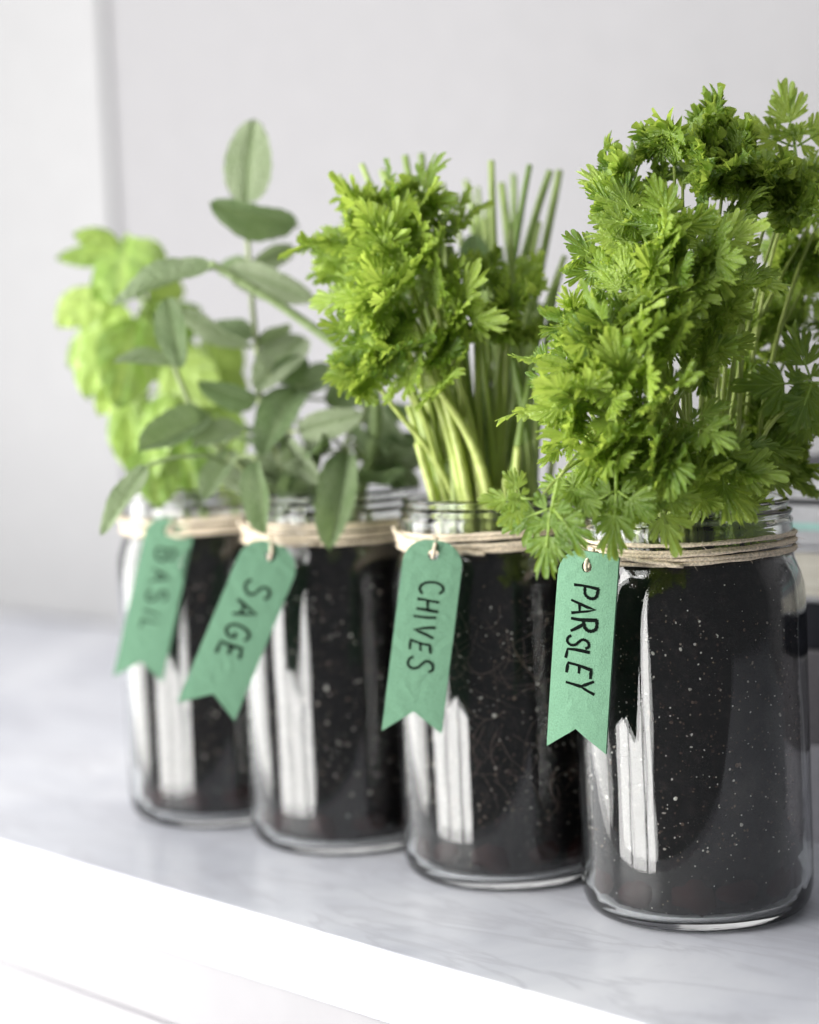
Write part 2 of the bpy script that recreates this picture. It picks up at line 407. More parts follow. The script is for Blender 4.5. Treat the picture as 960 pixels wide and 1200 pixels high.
# ------------------------------------------------------------------ tags
GLY = {
 'P': [[(0, 0), (.02, 1)], [(.0, .98), (.45, .95), (.58, .74), (.42, .52), (.02, .46)]],
 'A': [[(0, 0), (.33, 1), (.66, 0)], [(.12, .36), (.56, .36)]],
 'R': [[(0, 0), (.02, 1)], [(0, .98), (.42, .96), (.55, .76), (.40, .55), (.03, .48)], [(.2, .5), (.6, 0)]],
 'S': [[(.52, .86), (.36, 1), (.12, .93), (.06, .72), (.25, .55), (.45, .42), (.52, .2), (.36, .02), (.13, .03), (0, .16)]],
 'L': [[(.04, 1), (0, .02), (.5, 0)]],
 'E': [[(.5, 1), (.04, .97), (0, .02), (.52, 0)], [(.02, .5), (.42, .52)]],
 'Y': [[(0, 1), (.3, .52), (.6, 1)], [(.3, .52), (.26, -.05)]],
 'C': [[(.55, .84), (.4, .98), (.18, .92), (.03, .62), (.04, .28), (.2, .05), (.42, .02), (.58, .16)]],
 'H': [[(0, 0), (.03, 1)], [(.5, 0), (.52, 1)], [(.02, .48), (.5, .52)]],
 'I': [[(.05, 0), (.07, 1)]],
 'V': [[(0, 1), (.3, 0), (.6, 1)]],
 'B': [[(0, 0), (.02, 1)], [(0, .98), (.4, .95), (.48, .76), (.36, .56), (.03, .52)], [(.3, .54), (.55, .38), (.52, .1), (.3, 0), (0, .02)]],
 'G': [[(.55, .86), (.36, 1), (.12, .88), (.01, .5), (.12, .12), (.36, 0), (.55, .12), (.56, .42), (.32, .42)]],
}
def smooth_line(pts, n=4):
    if len(pts) < 5: return pts
    out = []
    for i in range(len(pts) - 1):
        p0, p1, p2, p3 = pts[max(i - 1, 0)], pts[i], pts[i + 1], pts[min(i + 2, len(pts) - 1)]
        for k in range(n):
            t = k / n
            out.append(tuple(.5 * (2 * p1[a] + (p2[a] - p0[a]) * t + (2 * p0[a] - 5 * p1[a] + 4 * p2[a] - p3[a]) * t * t + (3 * p1[a] - p0[a] - 3 * p2[a] + p3[a]) * t ** 3) for a in (0, 1)))
    return out + [pts[-1]]
def make_tag(word, hole, bottom, width, yaw, text_y, text_h, text_x0, bend, label, string_to, square_right=False, step=1.0, seed=1, curl=0.0, xs=1.0):
    """local x across, y up (hole at the origin, the tag hangs to -y), z out of the face"""
    random.seed(seed)
    P0, P1 = hole, bottom
    Yd = (P0 - P1).normalized(); L = (P0 - P1).length
    view = (CAM - P0); view.z = 0; view.normalize()
    n = Matrix.Rotation(yaw, 3, 'Z') @ view
    n = (n - Yd * n.dot(Yd)).normalized(); X = Yd.cross(n)
    T = empty('plant_tag', P0, label, 'tag', 'green herb tags')
    T.matrix_basis = Matrix(((X.x, Yd.x, n.x, P0.x), (X.y, Yd.y, n.y, P0.y), (X.z, Yd.z, n.z, P0.z), (0, 0, 0, 1)))
    w = width / 2; top = .0068; rc = width * .42
    def deform(v):
        t = max(0, -v.y) / L
        return Vector((v.x, v.y, v.z + bend * (t * t) - curl * (v.x / w) ** 2 * w))
    out = []
    out += [(-w, -L - .0065), (0, -L + .0045), (w, -L - .004)]
    if square_right: out += [(w * .98, top - .001), (w * .9, top)]
    else: out += [(w - rc + rc * math.cos(a), top - rc + rc * math.sin(a)) for a in [i / 8 * PI / 2 for i in range(9)]]
    out += [(-w + rc + rc * math.cos(a), top - rc + rc * math.sin(a)) for a in [PI / 2 + i / 8 * PI / 2 for i in range(9)]]
    bm = bmesh.new()
    hv = [bm.verts.new((.0025 * math.cos(2 * PI * i / 16), .0025 * math.sin(2 * PI * i / 16), 0)) for i in range(16)]
    ov = [bm.verts.new((x, y, 0)) for x, y in out]
    es = [bm.edges.new((a[i], a[(i + 1) % len(a)])) for a in (hv, ov) for i in range(len(a))]
    bmesh.ops.triangle_fill(bm, edges=es, use_beauty=True)
    for i in range(1, 22):
        bmesh.ops.bisect_plane(bm, geom=bm.verts[:] + bm.edges[:] + bm.faces[:], plane_co=(0, top - i * (L + .012) / 22, 0), plane_no=(0, 1, 0))
    for i in range(1, 6):
        bmesh.ops.bisect_plane(bm, geom=bm.verts[:] + bm.edges[:] + bm.faces[:], plane_co=(-w + i * width / 6, 0, 0), plane_no=(1, 0, 0))
    for v in bm.verts:
        j = .00018 * noise.noise(v.co * 300 + Vector((seed, 0, 0))); v.co.z += j * 2; 
        if v.is_boundary: v.co.x += j
    for f in bm.faces:
        if f.normal.z < 0: f.normal_flip()
    g = bmesh.ops.extrude_face_region(bm, geom=bm.faces[:])
    for e in g['geom']:
        if isinstance(e, bmesh.types.BMVert): e.co.z += .0011
    for v in bm.verts: v.co = deform(v.co)
    bmesh.ops.recalc_face_normals(bm, faces=bm.faces[:])
    link('card', bm_mesh('card', bm), M_tag, T)
    # handwriting: flat marker strokes reading down the tag, letter tops to the right
    vs, fs = [], []; y = -text_y
    for ch in word:
        tilt = rnd(-.14, .14); sc = text_h * rnd(.88, 1.10); bx = rnd(-.0007, .0007); wv = rnd(0, 6)
        adv = max(p[0] for s in GLY[ch] for p in s)
        for s in GLY[ch]:
            pl = smooth_line(s); q = []
            for k in range(len(pl) - 1):        # resample
                for m_ in range(3):
                    t = m_ / 3; q.append((pl[k][0] * (1 - t) + pl[k + 1][0] * t, pl[k][1] * (1 - t) + pl[k + 1][1] * t))
            q.append(pl[-1])
            pts = []
            for a, b in q:
                b += .03 * math.sin(3 * a + wv); a += .03 * math.sin(4 * b + wv)
                lx, ly = text_x0 + b * sc + bx, y - (a + tilt * b) * sc * xs
                p = deform(Vector((lx, ly, 0))); pts.append(Vector((p.x, p.y, p.z + .00125)))
            hw = text_h * .054 * rnd(.9, 1.1); base = len(vs)
            for k, p in enumerate(pts):
                d = (pts[min(k + 1, len(pts) - 1)] - pts[max(k - 1, 0)]); d.z = 0; d.normalize()
                nn = Vector((-d.y, d.x, 0)); ww = hw * (1 + .18 * math.sin(k * .9 + len(vs)))
                for zz in (0, .00012):
                    vs += [p + nn * ww + Vector((0, 0, zz)), p - nn * ww + Vector((0, 0, zz))]
            for k in range(len(pts) - 1):
                a, b = base + k * 4, base + (k + 1) * 4
                fs += [(a + 2, a + 3, b + 3, b + 2), (a, b, b + 1, a + 1), (a, a + 2, b + 2, b), (a + 1, b + 1, b + 3, a + 3)]
            for a in (base, base + (len(pts) - 1) * 4): fs.append((a, a + 1, a + 3, a + 2))
        y -= (adv + .24 * step) * sc * xs
    link('lettering', mesh('lettering', vs, fs, False), M_ink, T)
    # string from the twine through the hole
    inv = T.matrix_basis.inverted(); s = inv @ string_to
    pts = bez(s, s * .4 + Vector((.001, .004, .004)), Vector((.0005, .002, .005)), Vector((0, -.0012, .0012)), 8) + [Vector((0, -.0014, -.0015)), Vector((-.0006, .003, -.0025))] 
    pts += bez(pts[-1], pts[-1] + Vector((0, .003, -.0005)), s * .7 + Vector((-.001, 0, -.001)), s + Vector((-.002, .001, 0)), 6)[1:]
    vs, fs = tube_data(pts, .0009, 7); link('string', mesh('string', vs, fs), M_twine, T)
    return T
tw = lambda j, px, py, d: at(px, py, d)
make_tag('PARSLEY', at(689, 664, .893), at(674, 866, .905), .0295, -.52, .0085, .0120, -.0062, -.001, 'pale green felt tag lettered PARSLEY on the nearest jar', at(700, 648, .902), True, 1.0, 11, .10, .72)
make_tag('CHIVES', at(508, 650, .968), at(484, 845, .968), .0280, -.16, .0125, .0110, -.0050, .0, 'green felt tag lettered CHIVES on the third jar from the left', at(512, 630, .974), False, 1.35, 12, .04, .87)
make_tag('SAGE', at(317, 652, 1.046), at(246, 823, 1.040), .0300, -.12, .0150, .0125, -.0062, .0, 'green felt tag lettered SAGE hanging askew across its jar', at(312, 622, 1.055), False, 1.5, 13, .04)
make_tag('BASIL', at(199, 622, 1.128), at(164, 785, 1.124), .0265, -.18, .0105, .0098, -.0045, .0, 'green felt tag lettered BASIL on the farthest jar', at(204, 606, 1.136), False, 1.8, 14, .04, 1.12)

# ------------------------------------------------------------------ leaf meshes
def add_vein(me, vals):
    a = me.attributes.new('vein', 'FLOAT', 'POINT'); a.data.foreach_set('value', vals)
def fan(vs, fs, vv, org, ang, L, span, lobes, teeth, sinus, ruffle, cup, rg, nr=6, tpl=4):
    """one leaflet: a lobed, toothed fan round org pointing along ang"""
    nth = lobes * teeth * tpl; base = len(vs); ph = rg.uniform(0, 6); ph2 = rg.uniform(0, 6)
    lob = [rg.uniform(.82, 1.12) for _ in range(lobes)]
    for i in range(nth + 1):
        u = i / nth * 2 - 1; p = i / nth * lobes; lo = min(int(p), lobes - 1); t = p - lo - .5
        q = (i / nth * lobes * teeth) % 1.0
        env = ((.62 + .38 * math.cos(u * 1.9)) if lobes > 3 else (.55 + .45 * math.cos(u * 1.25))) * lob[lo]
        sh = 1 - sinus * (2 * abs(t)) ** (4.5 if lobes > 3 else 7)
        th = 1 - (.19 if lobes > 3 else .16) * abs(2 * q - 1) ** 1.6
        R = L * env * sh * th; a = ang + u * span
        for k in range(nr + 1):
            rho = k / nr; r = R * rho
            rr = r / L
            z = ruffle * L * rr ** 1.6 * (math.sin(2 * PI * p * 1.0 + ph) + .55 * math.sin(2 * PI * p * 2.0 + ph2)) + cup * L * rr ** 2
            z += .012 * L * rr * math.cos(2 * PI * p)          # crease along each lobe's vein
            aa = a + ruffle * .5 * rr * math.sin(2 * PI * p * 1.5 + ph2)
            vs.append(Vector((org[0] + r * math.sin(aa), org[1] + r * math.cos(aa), org[2] + z)))
            vv.append(max(0, 1 - abs(t) * 6) * (1 - rho * .75))
    for i in range(nth):
        for k in range(nr):
            a = base + i * (nr + 1) + k; b = a + nr + 1
            fs.append((a, a + 1, b + 1, b))
def parsley_leaf(seed, curly):
    rg = random.Random(seed); vs, fs, vv = [], [], []
    def stalk(a, b, r):
        n0 = len(vs); tube_data([Vector(a), (Vector(a) + Vector(b)) / 2, Vector(b)], [r, r * .9, r * .7], 5, vs, fs); vv.extend([1] * (len(vs) - n0))
    stalk((0, 0, 0), (0, .30, 0), .022); stalk((0, .30, 0), (0, .42, 0), .018)
    for org, ang, L in (((0, .36, 0), 0, .62), ((.02, .28, 0), 1.12, .54), ((-.02, .28, 0), -1.12, .54)):
        ang += rg.uniform(-.15, .15); L *= rg.uniform(.9, 1.1)
        dx, dy = math.sin(ang), math.cos(ang); lift = rg.uniform(-.08, .12)
        stalk(org, (org[0] + dx * L * .45, org[1] + dy * L * .45, lift * .45), .013)
        for f_, da, l_ in ((.40, 0, .60), (.27, .74, .52), (.27, -.74, .52), (.07, 1.25, .36), (.07, -1.25, .36)):
            o_ = (org[0] + dx * L * f_, org[1] + dy * L * f_, lift * f_ + rg.uniform(-.012, .012))
            if curly == 2: fan(vs, fs, vv, o_, ang + da + rg.uniform(-.25, .25), L * l_ * rg.uniform(.85, 1.1), rg.uniform(1.4, 2.0), 6, 2, .40, rg.uniform(.20, .32), rg.uniform(.1, .6), rg, 4, 5)
            elif curly: fan(vs, fs, vv, o_, ang + da + rg.uniform(-.15, .15), L * l_ * rg.uniform(.85, 1.15), rg.uniform(.75, 1.2), 5, 2, .42, rg.uniform(.08, .16), rg.uniform(-.25, .45), rg, 4, 5)
            else: fan(vs, fs, vv, o_, ang + da + rg.uniform(-.08, .08), L * l_ * rg.uniform(.95, 1.12), rg.uniform(.56, .72), 3, 2, .38, rg.uniform(.05, .10), rg.uniform(-.2, .2), rg, 5, 6)
    dr = rg.uniform(.0, .35)
    for v in vs: v.z -= dr * v.y * v.y * .6; v.z -= .12 * v.x * v.x
    me = mesh('leaf', vs, fs); add_vein(me, vv); return me
CURLY = [parsley_leaf(s, True) for s in range(100, 108)]
FRILL = [parsley_leaf(s, 2) for s in range(150, 156)]
FLAT = [parsley_leaf(s, False) for s in range(200, 205)]
def oval_leaf(seed, kind):
    """unit-length blade along +y, half width .5; scaled per leaf"""
    rg = random.Random(seed); vs, fs, vv = [], [], []; ny, nx = 22, 12
    droop, fold, wav = rg.uniform(.05, .3), rg.uniform(.2, .8), rg.uniform(.015, .05)
    ph = rg.uniform(0, 6); tw = rg.uniform(-.25, .25); side = rg.uniform(-.06, .06)
    if kind == 'sage' and seed >= 304: droop *= rg.uniform(.6, 2.4); tw *= 2.6; side *= 2.5; wav *= 1.5
    for i in range(ny + 1):
        t = i / ny
        if kind == 'sage': w = .5 * math.sin(PI * t ** .9) ** .48 * (1 - .12 * t) if 0 < t < 1 else .0
        else: w = .5 * math.sin(PI * t ** .78) ** .68 if 0 < t < 1 else 0
        w = max(w, .012)
        for k in range(nx + 1):
            s = k / nx * 2 - 1
            x = w * s * (1 + .03 * math.sin(t * 40 + s)) + side * math.sin(PI * t)
            if kind == 'sage': z = fold * .35 * abs(x) + wav * math.sin(t * 9 + ph) * abs(s) - droop * t * t * .6 + .012 * math.sin(s * 9 + t * 25) * math.sin(t * 31 - abs(s) * 6)
            else: z = -.5 * fold * x * x - droop * .9 * t * t + .018 * math.sin((t - abs(s) * .3) * 22) * (1 - abs(s)) * abs(s) * 4 + wav * .5 * math.sin(t * 6 + ph) * s
            z -= .05 * max(0, 1 - abs(s) * 4) 
            zz = z + tw * t * x
            vs.append(Vector((x, t, zz)))
            side_v = max(0, 1 - abs(((t - abs(s) * .22) * 7) % 1 - .5) * 7) * .45
            vv.append(max(max(0, 1 - abs(s) * 6), side_v if 0 < t < .95 else 0))
    for i in range(ny):
        for k in range(nx):
            a = i * (nx + 1) + k; fs.append((a, a + 1, a + nx + 2, a + nx + 1))
    me = mesh('leaf', vs, fs); add_vein(me, vv); return me
SAGE = [oval_leaf(s, 'sage') for s in range(300, 309)]
BASIL = [oval_leaf(s, 'basil') for s in range(400, 405)]

def frame(origin, ydir, normal, sx, sy, sz, rootloc):
    y = ydir.normalized(); n = normal - y * normal.dot(y)
    if n.length < 1e-4: n = y.orthogonal()
    n.normalize(); x = y.cross(n); o = origin - rootloc
    return Matrix(((x.x * sx, y.x * sy, n.x * sz, o.x), (x.y * sx, y.y * sy, n.y * sz, o.y), (x.z * sx, y.z * sy, n.z * sz, o.z), (0, 0, 0, 1)))
LIGHT = Vector((-.55, -.70, .45)).normalized()
toward = (CAM - Vector((0, 0, .3))).normalized()

# ------------------------------------------------------------------ parsley
def plant(name, j, label, cat):
    return empty(name, (JX[j], 0, .166), label, cat)
def frond(root, j, tip, nleaf, size, curly, spread=1.0, stem_r=.0011, aim=None, norm=None):
    c = Vector((JX[j], 0, 0)); hz = Vector((tip.x - c.x, tip.y - c.y, 0))
    rr = min(.031, hz.length * .35 + rnd(0, .012)); d = hz.normalized() if hz.length > 1e-4 else Vector((1, 0, 0))
    a = rnd(-.6, .6); d2 = Matrix.Rotation(a, 3, 'Z') @ d
    p0 = c + d2 * rr * rnd(.5, 1) + Vector((0, 0, .163)); H = tip.z - .163
    mouth = c + d2 * min(.035, rr * 1.15) + Vector((0, 0, max(.190 + max(H, 0) * .35, .228 if H < .06 else 0)))
    p2 = tip - d * (hz.length * .28) + Vector((0, 0, .02 if H < .06 else -.03))
    pts = bez(p0, mouth, p2, tip, 12)
    n = len(pts); rad = [stem_r * (1.25 - .65 * i / (n - 1)) for i in range(n)]
    st = tube('stem', pts, rad, M_pstem, root, 7)
    out = (pts[-1] - pts[-2]).normalized()
    for k in range(nleaf):
        t = 1 if k < 3 else rnd(.86, 1)
        o = pts[-1] if k < 3 else pts[-2].lerp(pts[-1], rnd(0, 1))
        if aim is not None and k == 0: dr = aim
        else:
            rv = Vector((rnd(-1, 1), rnd(-1, 1), rnd(-.75, .95)))
            dr = (out * .55 + d * .35 + rv * spread).normalized()
        nm = norm if (norm is not None and k == 0) else (LIGHT * .75 + toward * .55 + Vector((0, 0, .3)) + Vector((rnd(-1, 1), rnd(-1, 1), rnd(-.6, 1))) * .7)
        s = size * rnd(.82, 1.18) * (1 if k == 0 else .88)
        me = random.choice(FRILL if curly == 1 else CURLY if (curly if isinstance(curly, bool) else random.random() < curly) else FLAT)
        lf = link('leaf', me, M_parsley, st)
        lf.matrix_basis = frame(o, dr, nm, s, s, s, root.matrix_basis.translation)
    return st
random.seed(21)
P4 = plant('parsley_plant', 0, 'large bushy curly parsley growing from the nearest jar', 'parsley')
F4 = [  # px, py, distance, leaves, size, curliness
 (655, 395, .885, 4, .030, .9), (690, 370, .880, 4, .032, .9), (640, 440, .885, 4, .030, .9), (680, 430, .870, 4, .032, .85), (730, 420, .865, 4, .033, .9),
 (770, 400, .870, 4, .034, .9), (800, 430, .885, 4, .033, .9), (650, 490, .880, 4, .030, .95), (700, 480, .868, 4, .033, .9), (750, 470, .862, 4, .034, .85),
 (790, 490, .872, 4, .032, .7), (720, 525, .870, 4, .031, .7), (770, 530, .868, 4, .032, .6), (820, 545, .880, 4, .032, .6), (680, 520, .880, 3, .030, .9),
 (760, 290, .885, 4, .036, .4), (800, 300, .885, 4, .036, .4), (730, 320, .885, 4, .034, .5), (780, 345, .880, 4, .034, .7), (700, 330, .895, 3, .030, .8),
 (830, 330, .895, 4, .034, .5), (840, 280, .905, 3, .032, .6), (720, 262, .905, 3, .030, .8), (705, 235, .915, 3, .027, 1.0), (715, 205, .920, 3, .026, 1.0),
 (790, 150, .915, 4, .030, 1.0), (820, 135, .925, 4, .030, 1.0), (830, 175, .910, 4, .031, 1.0), (865, 160, .920, 4, .031, 1.0), (850, 205, .910, 4, .031, 1.0),
 (800, 215, .915, 4, .030, 1.0), (890, 195, .925, 4, .031, 1.0), (870, 240, .930, 4, .031, 1.0), (905, 240, .935, 4, .031, 1.0),
 (935, 215, .950, 3, .032, .9), (950, 260, .955, 3, .032, .9), (925, 300, .965, 4, .030, 1.0), (945, 330, .975, 3, .030, 1.0), (900, 320, .970, 3, .028, 1.0),
 (875, 415, .965, 4, .028, 1.0), (905, 405, .975, 4, .028, 1.0), (935, 390, .975, 3, .030, .8), (860, 490, .950, 4, .030, 1.0), (895, 495, .955, 4, .031, 1.0),
 (925, 480, .965, 4, .030, 1.0), (870, 545, .930, 3, .030, .8), (900, 530, .950, 3, .030, .9), (840, 590, .915, 2, .026, .7), (850, 380, .945, 3, .026, 1.0), (640, 525, .885, 3, .029, .8), (700, 560, .875, 3, .028, .5), (745, 560, .872, 3, .028, .5), (790, 570, .880, 3, .028, .5), (835, 525, .895, 3, .029, .7), (625, 470, .895, 3, .027, .9), (615, 420, .90, 3, .026, .9), (840, 440, .91, 3, .03, .9), (810, 380, .89, 3, .032, .8), (745, 365, .875, 3, .033, .7), (690, 290, .91, 3, .028, .9),
 (980, 180, .965, 3, .034, .6), (985, 400, .960, 3, .034, .6), (975, 490, .97, 3, .03, .9),
]
for px, py, d, n, s, cu in F4:
    if py > 340 and px < 700: px += 40
    elif py <= 340 and px < 760: px += 30
    if py < 200: py += 44
    frond(P4, 0, at(px, py, d), n + (1 if d < .882 else 0), s * (1.15 if cu < 1 else 1.10), cu - .22 if .5 < cu < 1 else cu)
# single leaves that stand out: the leaf hanging over the rim, the pale ones above the neck, the broad top right leaf
def lone(root, j, tip, size, me, aim, norm, stem_r=.0009):
    st = frond(root, j, tip, 0, size, False, stem_r=stem_r)
    lf = link('leaf', me, M_parsley, st); lf.matrix_basis = frame(tip, aim, norm, size, size, size, root.matrix_basis.translation); return st
dn = lambda ax, ay: (RGT * ax - UPV * ay).normalized()     # a direction given as right / down
lone(P4, 0, at(655, 560, .845), .046, FLAT[0], dn(-.25, 1), toward + LIGHT * .5)
lone(P4, 0, at(632, 585, .850), .026, FLAT[1], dn(-1, -.05), toward * .6 + LIGHT)
lone(P4, 0, at(722, 545, .852), .038, FLAT[2], dn(.0, 1), toward + LIGHT * .3)
lone(P4, 0, at(760, 555, .858), .034, FLAT[3], dn(.3, 1), toward + Vector((0, 0, .4)))
lone(P4, 0, at(690, 548, .862), .032, FLAT[4], dn(-.5, .8), toward + LIGHT)
lone(P4, 0, at(935, 205, .935), .046, FLAT[1], dn(-.1, -1), toward)
lone(P4, 0, at(985, 450, .930), .046, FLAT[3], dn(-1, -.05), toward + Vector((0, 0, .5)))
lone(P4, 0, at(980, 500, .935), .034, FLAT[0], dn(-1, -.3), toward + Vector((0, 0, .3)))

random.seed(33)
P3 = plant('parsley_plant', 1, 'smaller curly parsley leaning left out of the third jar, in front of chives', 'parsley')
F3 = [
 (440, 235, .985, 4, .032, .9), (480, 225, .985, 4, .032, .9), (510, 245, .990, 4, .031, .9), (400, 250, .985, 4, .031, .9), (380, 275, .985, 3, .030, .9),
 (415, 290, .975, 4, .033, .8), (460, 290, .972, 4, .034, .7), (500, 300, .978, 4, .033, .7), (385, 320, .985, 3, .031, .8), (420, 345, .970, 4, .034, .5),
 (470, 350, .968, 4, .034, .6), (510, 360, .975, 4, .032, .7), (400, 380, .980, 3, .030, .7), (440, 405, .975, 4, .032, .8), (490, 410, .972, 4, .033, .8),
 (530, 400, .980, 4, .032, .8), (430, 445, .982, 3, .030, .9), (480, 450, .975, 3, .031, .7), (520, 440, .980, 3, .030, .8), (565, 390, .990, 4, .029, 1.0),
 (590, 365, 1.00, 3, .028, 1.0), (595, 400, 1.00, 3, .026, 1.0), (455, 215, .99, 3, .029, 1.0), (555, 350, .995, 2, .028, .8),
]
for px, py, d, n, s, cu in F3: frond(P3, 1, at(px + (34 if px < 425 else 10 if px < 470 else 0), py + (38 if py < 260 else 15 if py < 310 else 0), d), n, s * 1.15, cu - .22 if .5 < cu < 1 else cu, .95, rnd(.0015, .0024))

st_ = frond(P3, 1, at(556, 318, 1.05), 0, .02, False)
link('leaf', SAGE[1], M_sage, st_).matrix_basis = frame(at(556, 318, 1.05), dn(-.05, -1), toward, .016, .019, .019, P3.matrix_basis.translation)

# ------------------------------------------------------------------ chives
random.seed(44)
CH = plant('chive_plant', 1, 'upright thin chive blades with cut tips behind the parsley in the third jar', 'chives')
TIPS = [(576, 188, 1.03), (588, 215, 1.06), (602, 205, 1.09), (621, 193, 1.03), (645, 200, 1.04), (656, 200, 1.05), (546, 212, 1.09), (560, 220, 1.10), (570, 240, 1.08),
        (424, 192, 1.02), (396, 205, 1.02), (475, 182, 1.03), (494, 180, 1.04), (535, 250, 1.06), (632, 260, 1.06), (611, 250, 1.07), (662, 300, 1.03), (520, 215, 1.05), (448, 200, 1.06)]
for i in range(26): TIPS.append((rnd(500, 660), rnd(250, 420), rnd(.99, 1.09)))
for px, py, d in TIPS:
    tip = at(px, py, d); a = rnd(0, 2 * PI); r = .034 * math.sqrt(random.random())
    p0 = Vector((JX[1] + r * math.cos(a), r * math.sin(a), .164))
    hz = Vector((tip.x - JX[1], tip.y, 0)); 
    p0 = p0.lerp(Vector((JX[1], 0, .164)) + hz.normalized() * .030, .5)
    m1 = p0 + Vector((0, 0, (tip.z - .164) * .35)) + hz * .05; m2 = tip.lerp(p0, .3) + Vector((rnd(-.006, .006), rnd(-.006, .006), .012))
    R = rnd(.0016, .0026)
    tube('blade', bez(p0, m1, m2, tip, 10), [R * (1.15 - .45 * i / 10) for i in range(11)], M_chive, CH, 8)
for i in range(14):    # cut stubs
    a = rnd(0, 2 * PI); r = rnd(.008, .033); p0 = Vector((JX[1] + r * math.cos(a), r * math.sin(a), .164)); h = rnd(.03, .07)
    q = p0 + Vector((math.cos(a) * h * .25, math.sin(a) * h * .25, h))
    tube('blade', bez(p0, p0.lerp(q, .3) + Vector((0, 0, .004)), p0.lerp(q, .7), q, 6), rnd(.0014, .0021), M_pstem, CH, 8)

# ------------------------------------------------------------------ sage and basil
def stem_line(root, pts, r, mat):
    p = [Vector(q) for q in pts]; out = []
    for i in range(len(p) - 1):
        a, b, c_, d = p[max(i - 1, 0)], p[i], p[i + 1], p[min(i + 2, len(p) - 1)]
        for k in range(6):
            t = k / 6
            out.append(.5 * (2 * b + (c_ - a) * t + (2 * a - 5 * b + 4 * c_ - d) * t * t + (3 * b - a - 3 * c_ + d) * t ** 3))
    out.append(p[-1]); n = len(out)
    tube('stem', out, [r * (1.15 - .5 * i / n) for i in range(n)], mat, root, 8); return out
def blade(root, stems, meshes, mat, smat, b, t, w, tilt=0.0, up=.25):
    """leaf from base b to tip t (points), true width w"""
    y = t - b; L = y.length; n = (CAM - b).normalized() + Vector((0, 0, up)) + LIGHT * .25
    n = n - y * (n.dot(y) / y.dot(y)); n.normalize(); n = Matrix.Rotation(tilt, 3, y.normalized()) @ n
    lf = link('leaf', random.choice(meshes), mat, root); lf.matrix_basis = frame(b, y, n, w, L, L, root.matrix_basis.translation)
    best = min((q for s in stems for q in s), key=lambda q: (q - b).length + max(0, q.z - b.z) * 1.5)
    if (best - b).length > .003:
        d = (best - b).length
        tube('petiole', bez(best, best.lerp(b, .4) + Vector((0, 0, d * .15)), b - y.normalized() * min(.012, d * .4), b + y * .02, 6), [.0011, .0011, .001, .001, .0009, .0009, .0008], smat, root, 6)
random.seed(55)
S2 = plant('sage_plant', 2, 'sage with grey-green oval leaves and one tall shoot in the second jar', 'sage')
sb = lambda dx, dy: Vector((JX[2] + dx, dy, .164))
ss = [stem_line(S2, [sb(-.005, -.01), at(312, 500, 1.085), at(302, 420, 1.085), at(293, 320, 1.09), at(288, 238, 1.095)], .0017, M_sagestem),
      stem_line(S2, [sb(.02, -.01), at(440, 505, 1.07), at(432, 440, 1.06), at(395, 405, 1.055), at(320, 352, 1.05), at(246, 308, 1.045)], .0030, M_sagestem),
      stem_line(S2, [sb(-.02, .0), at(275, 540, 1.08), at(240, 505, 1.07), at(205, 430, 1.065), at(198, 355, 1.06)], .0016, M_sagestem),
      stem_line(S2, [sb(.0, .015), at(345, 530, 1.09), at(345, 470, 1.09), at(352, 400, 1.095)], .0016, M_sagestem),
      stem_line(S2, [sb(.02, .01), at(405, 530, 1.09), at(425, 490, 1.10), at(430, 450, 1.10)], .0016, M_sagestem),
      stem_line(S2, [sb(-.02, -.015), at(265, 545, 1.055), at(215, 535, 1.04), at(172, 546, 1.035)], .0012, M_sagestem)]
SL = [  # base px,py,d, tip px,py,d, width px, tilt
 (288, 238, 1.095, 296, 140, 1.085, 74, .15), (346, 264, 1.09, 250, 246, 1.06, 62, -1.0), (250, 312, 1.045, 131, 346, 1.035, 62, .5), (268, 316, 1.08, 362, 352, 1.07, 54, .4),
 (196, 350, 1.06, 206, 425, 1.04, 50, .3), (210, 428, 1.065, 136, 416, 1.05, 46, .7), (212, 362, 1.07, 292, 418, 1.08, 48, .8), (356, 395, 1.095, 298, 448, 1.07, 66, .2),
 (172, 546, 1.035, 113, 620, 1.025, 42, .1), (300, 540, 1.05, 308, 625, 1.035, 46, .5), (408, 530, 1.06, 384, 642, 1.035, 60, .1), (286, 502, 1.07, 226, 520, 1.05, 44, .4),
 (352, 452, 1.09, 306, 525, 1.06, 74, .1), (350, 505, 1.06, 422, 488, 1.05, 46, .2), (246, 488, 1.07, 163, 524, 1.04, 58, .3), (380, 468, 1.10, 446, 462, 1.10, 50, .5),
 (302, 470, 1.085, 232, 448, 1.075, 50, -.4), (428, 470, 1.10, 474, 525, 1.10, 46, .3), (330, 515, 1.07, 372, 562, 1.05, 48, .2), (272, 528, 1.06, 236, 578, 1.04, 44, .4),
 (420, 560, 1.06, 474, 553, 1.05, 34, .9), (398, 435, 1.10, 338, 462, 1.09, 52, .3), (295, 310, 1.09, 345, 290, 1.10, 34, .5), (292, 310, 1.09, 256, 318, 1.10, 32, .5),
 (296, 395, 1.085, 250, 375, 1.09, 36, .4), (300, 400, 1.085, 345, 385, 1.10, 38, .6), (318, 440, 1.08, 365, 425, 1.09, 44, .4), (430, 455, 1.10, 460, 400, 1.12, 40, .5),
 (345, 475, 1.09, 300, 500, 1.10, 44, 1.0), (410, 500, 1.08, 450, 540, 1.07, 42, .6), (380, 520, 1.07, 360, 575, 1.06, 40, .5), (260, 545, 1.06, 290, 575, 1.05, 36, .4), (350, 545, 1.07, 325, 580, 1.06, 36, .3), (440, 520, 1.09, 470, 575, 1.08, 42, .2), (560, 315, 1.06, 548, 278, 1.07, 40, .2)]
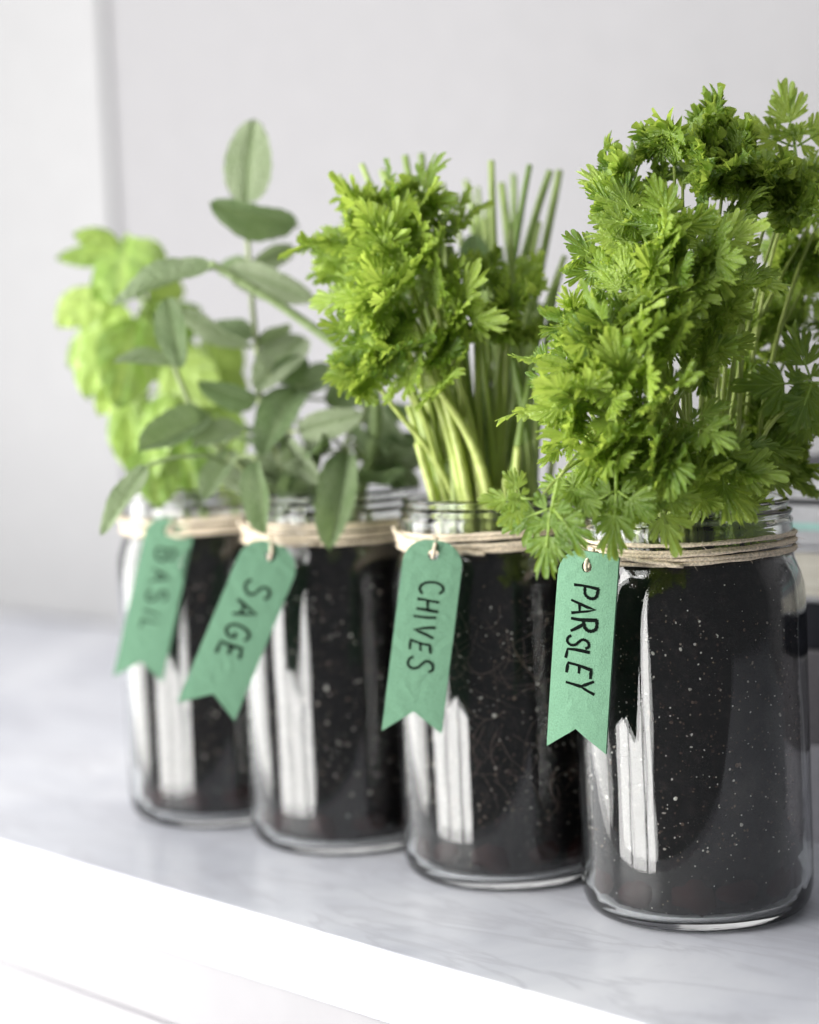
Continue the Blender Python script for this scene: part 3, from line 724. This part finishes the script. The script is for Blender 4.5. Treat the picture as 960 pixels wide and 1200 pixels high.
for i_, (bx, by, bd, tx, ty, td, w, ti) in enumerate(SL[:-1]):
    blade(S2, ss, SAGE[:4] if i_ < 12 else SAGE, M_sage, M_sagestem, at(bx, by, bd), at(tx, ty, td), w * .82 / FPX * (bd + td) / 2, ti if i_ < 12 else ti * rnd(.6, 1.6) + rnd(-.25, .35))
for i in range(24):
    a = rnd(0, 2 * PI); b = Vector((JX[2] + .02 * math.cos(a), .02 * math.sin(a), rnd(.186, .212))); e = rnd(.025, .04)
    blade(S2, ss, SAGE, M_sage, M_sagestem, b, b + Vector((math.cos(a) * e, math.sin(a) * e, rnd(-.012, .022))), e * rnd(.32, .5), rnd(-.5, .8))
random.seed(66)
B1 = plant('basil_plant', 3, 'bright yellow-green basil with drooping leaves in the farthest jar', 'basil')
bb = lambda dx, dy: Vector((JX[3] + dx, dy, .164))
bs = [stem_line(B1, [bb(0, 0), at(205, 500, 1.175), at(185, 400, 1.17), at(160, 330, 1.17), at(145, 285, 1.17)], .0019, M_basilstem),
      stem_line(B1, [bb(-.015, 0), at(180, 520, 1.165), at(160, 470, 1.16), at(150, 420, 1.16)], .0015, M_basilstem),
      stem_line(B1, [bb(.015, .01), at(240, 500, 1.18), at(245, 430, 1.18), at(235, 390, 1.18)], .0015, M_basilstem)]
BL = [(142, 287, 1.17, 88, 270, 1.16, 26, .3), (134, 293, 1.17, 66, 300, 1.16, 28, .4), (150, 278, 1.17, 136, 352, 1.14, 58, .1), (158, 285, 1.18, 190, 325, 1.17, 36, .5),
 (122, 338, 1.165, 66, 378, 1.15, 46, .2), (132, 352, 1.16, 98, 462, 1.13, 62, .25), (162, 372, 1.16, 140, 470, 1.12, 60, -.2), (150, 445, 1.16, 146, 545, 1.12, 46, .3),
 (178, 398, 1.165, 236, 360, 1.17, 46, .2), (196, 420, 1.165, 252, 470, 1.15, 56, .1), (238, 395, 1.19, 284, 438, 1.19, 46, .3), (188, 462, 1.16, 160, 548, 1.125, 50, .4),
 (205, 490, 1.16, 222, 570, 1.13, 54, .1), (242, 480, 1.175, 282, 540, 1.17, 46, .2), (178, 515, 1.155, 186, 588, 1.12, 50, -.2), (246, 440, 1.18, 290, 480, 1.19, 44, .2), (172, 340, 1.175, 218, 345, 1.18, 40, .5),
 (205, 430, 1.19, 175, 350, 1.18, 56, .2), (140, 380, 1.18, 78, 420, 1.16, 50, .3), (165, 430, 1.175, 112, 470, 1.15, 50, .2), (220, 445, 1.18, 205, 520, 1.15, 58, .2), (190, 400, 1.18, 215, 450, 1.16, 54, .0), (250, 500, 1.165, 268, 580, 1.14, 48, .2), (160, 310, 1.18, 108, 345, 1.165, 48, .3)]
for bx, by, bd, tx, ty, td, w, ti in BL:
    q_ = rnd(-.02, .02); blade(B1, bs, BASIL, M_basil, M_basilstem, at(bx, by, bd + q_), at(tx, ty, td + q_), w * 1.25 / FPX * (bd + td) / 2, ti + rnd(-.2, .2))
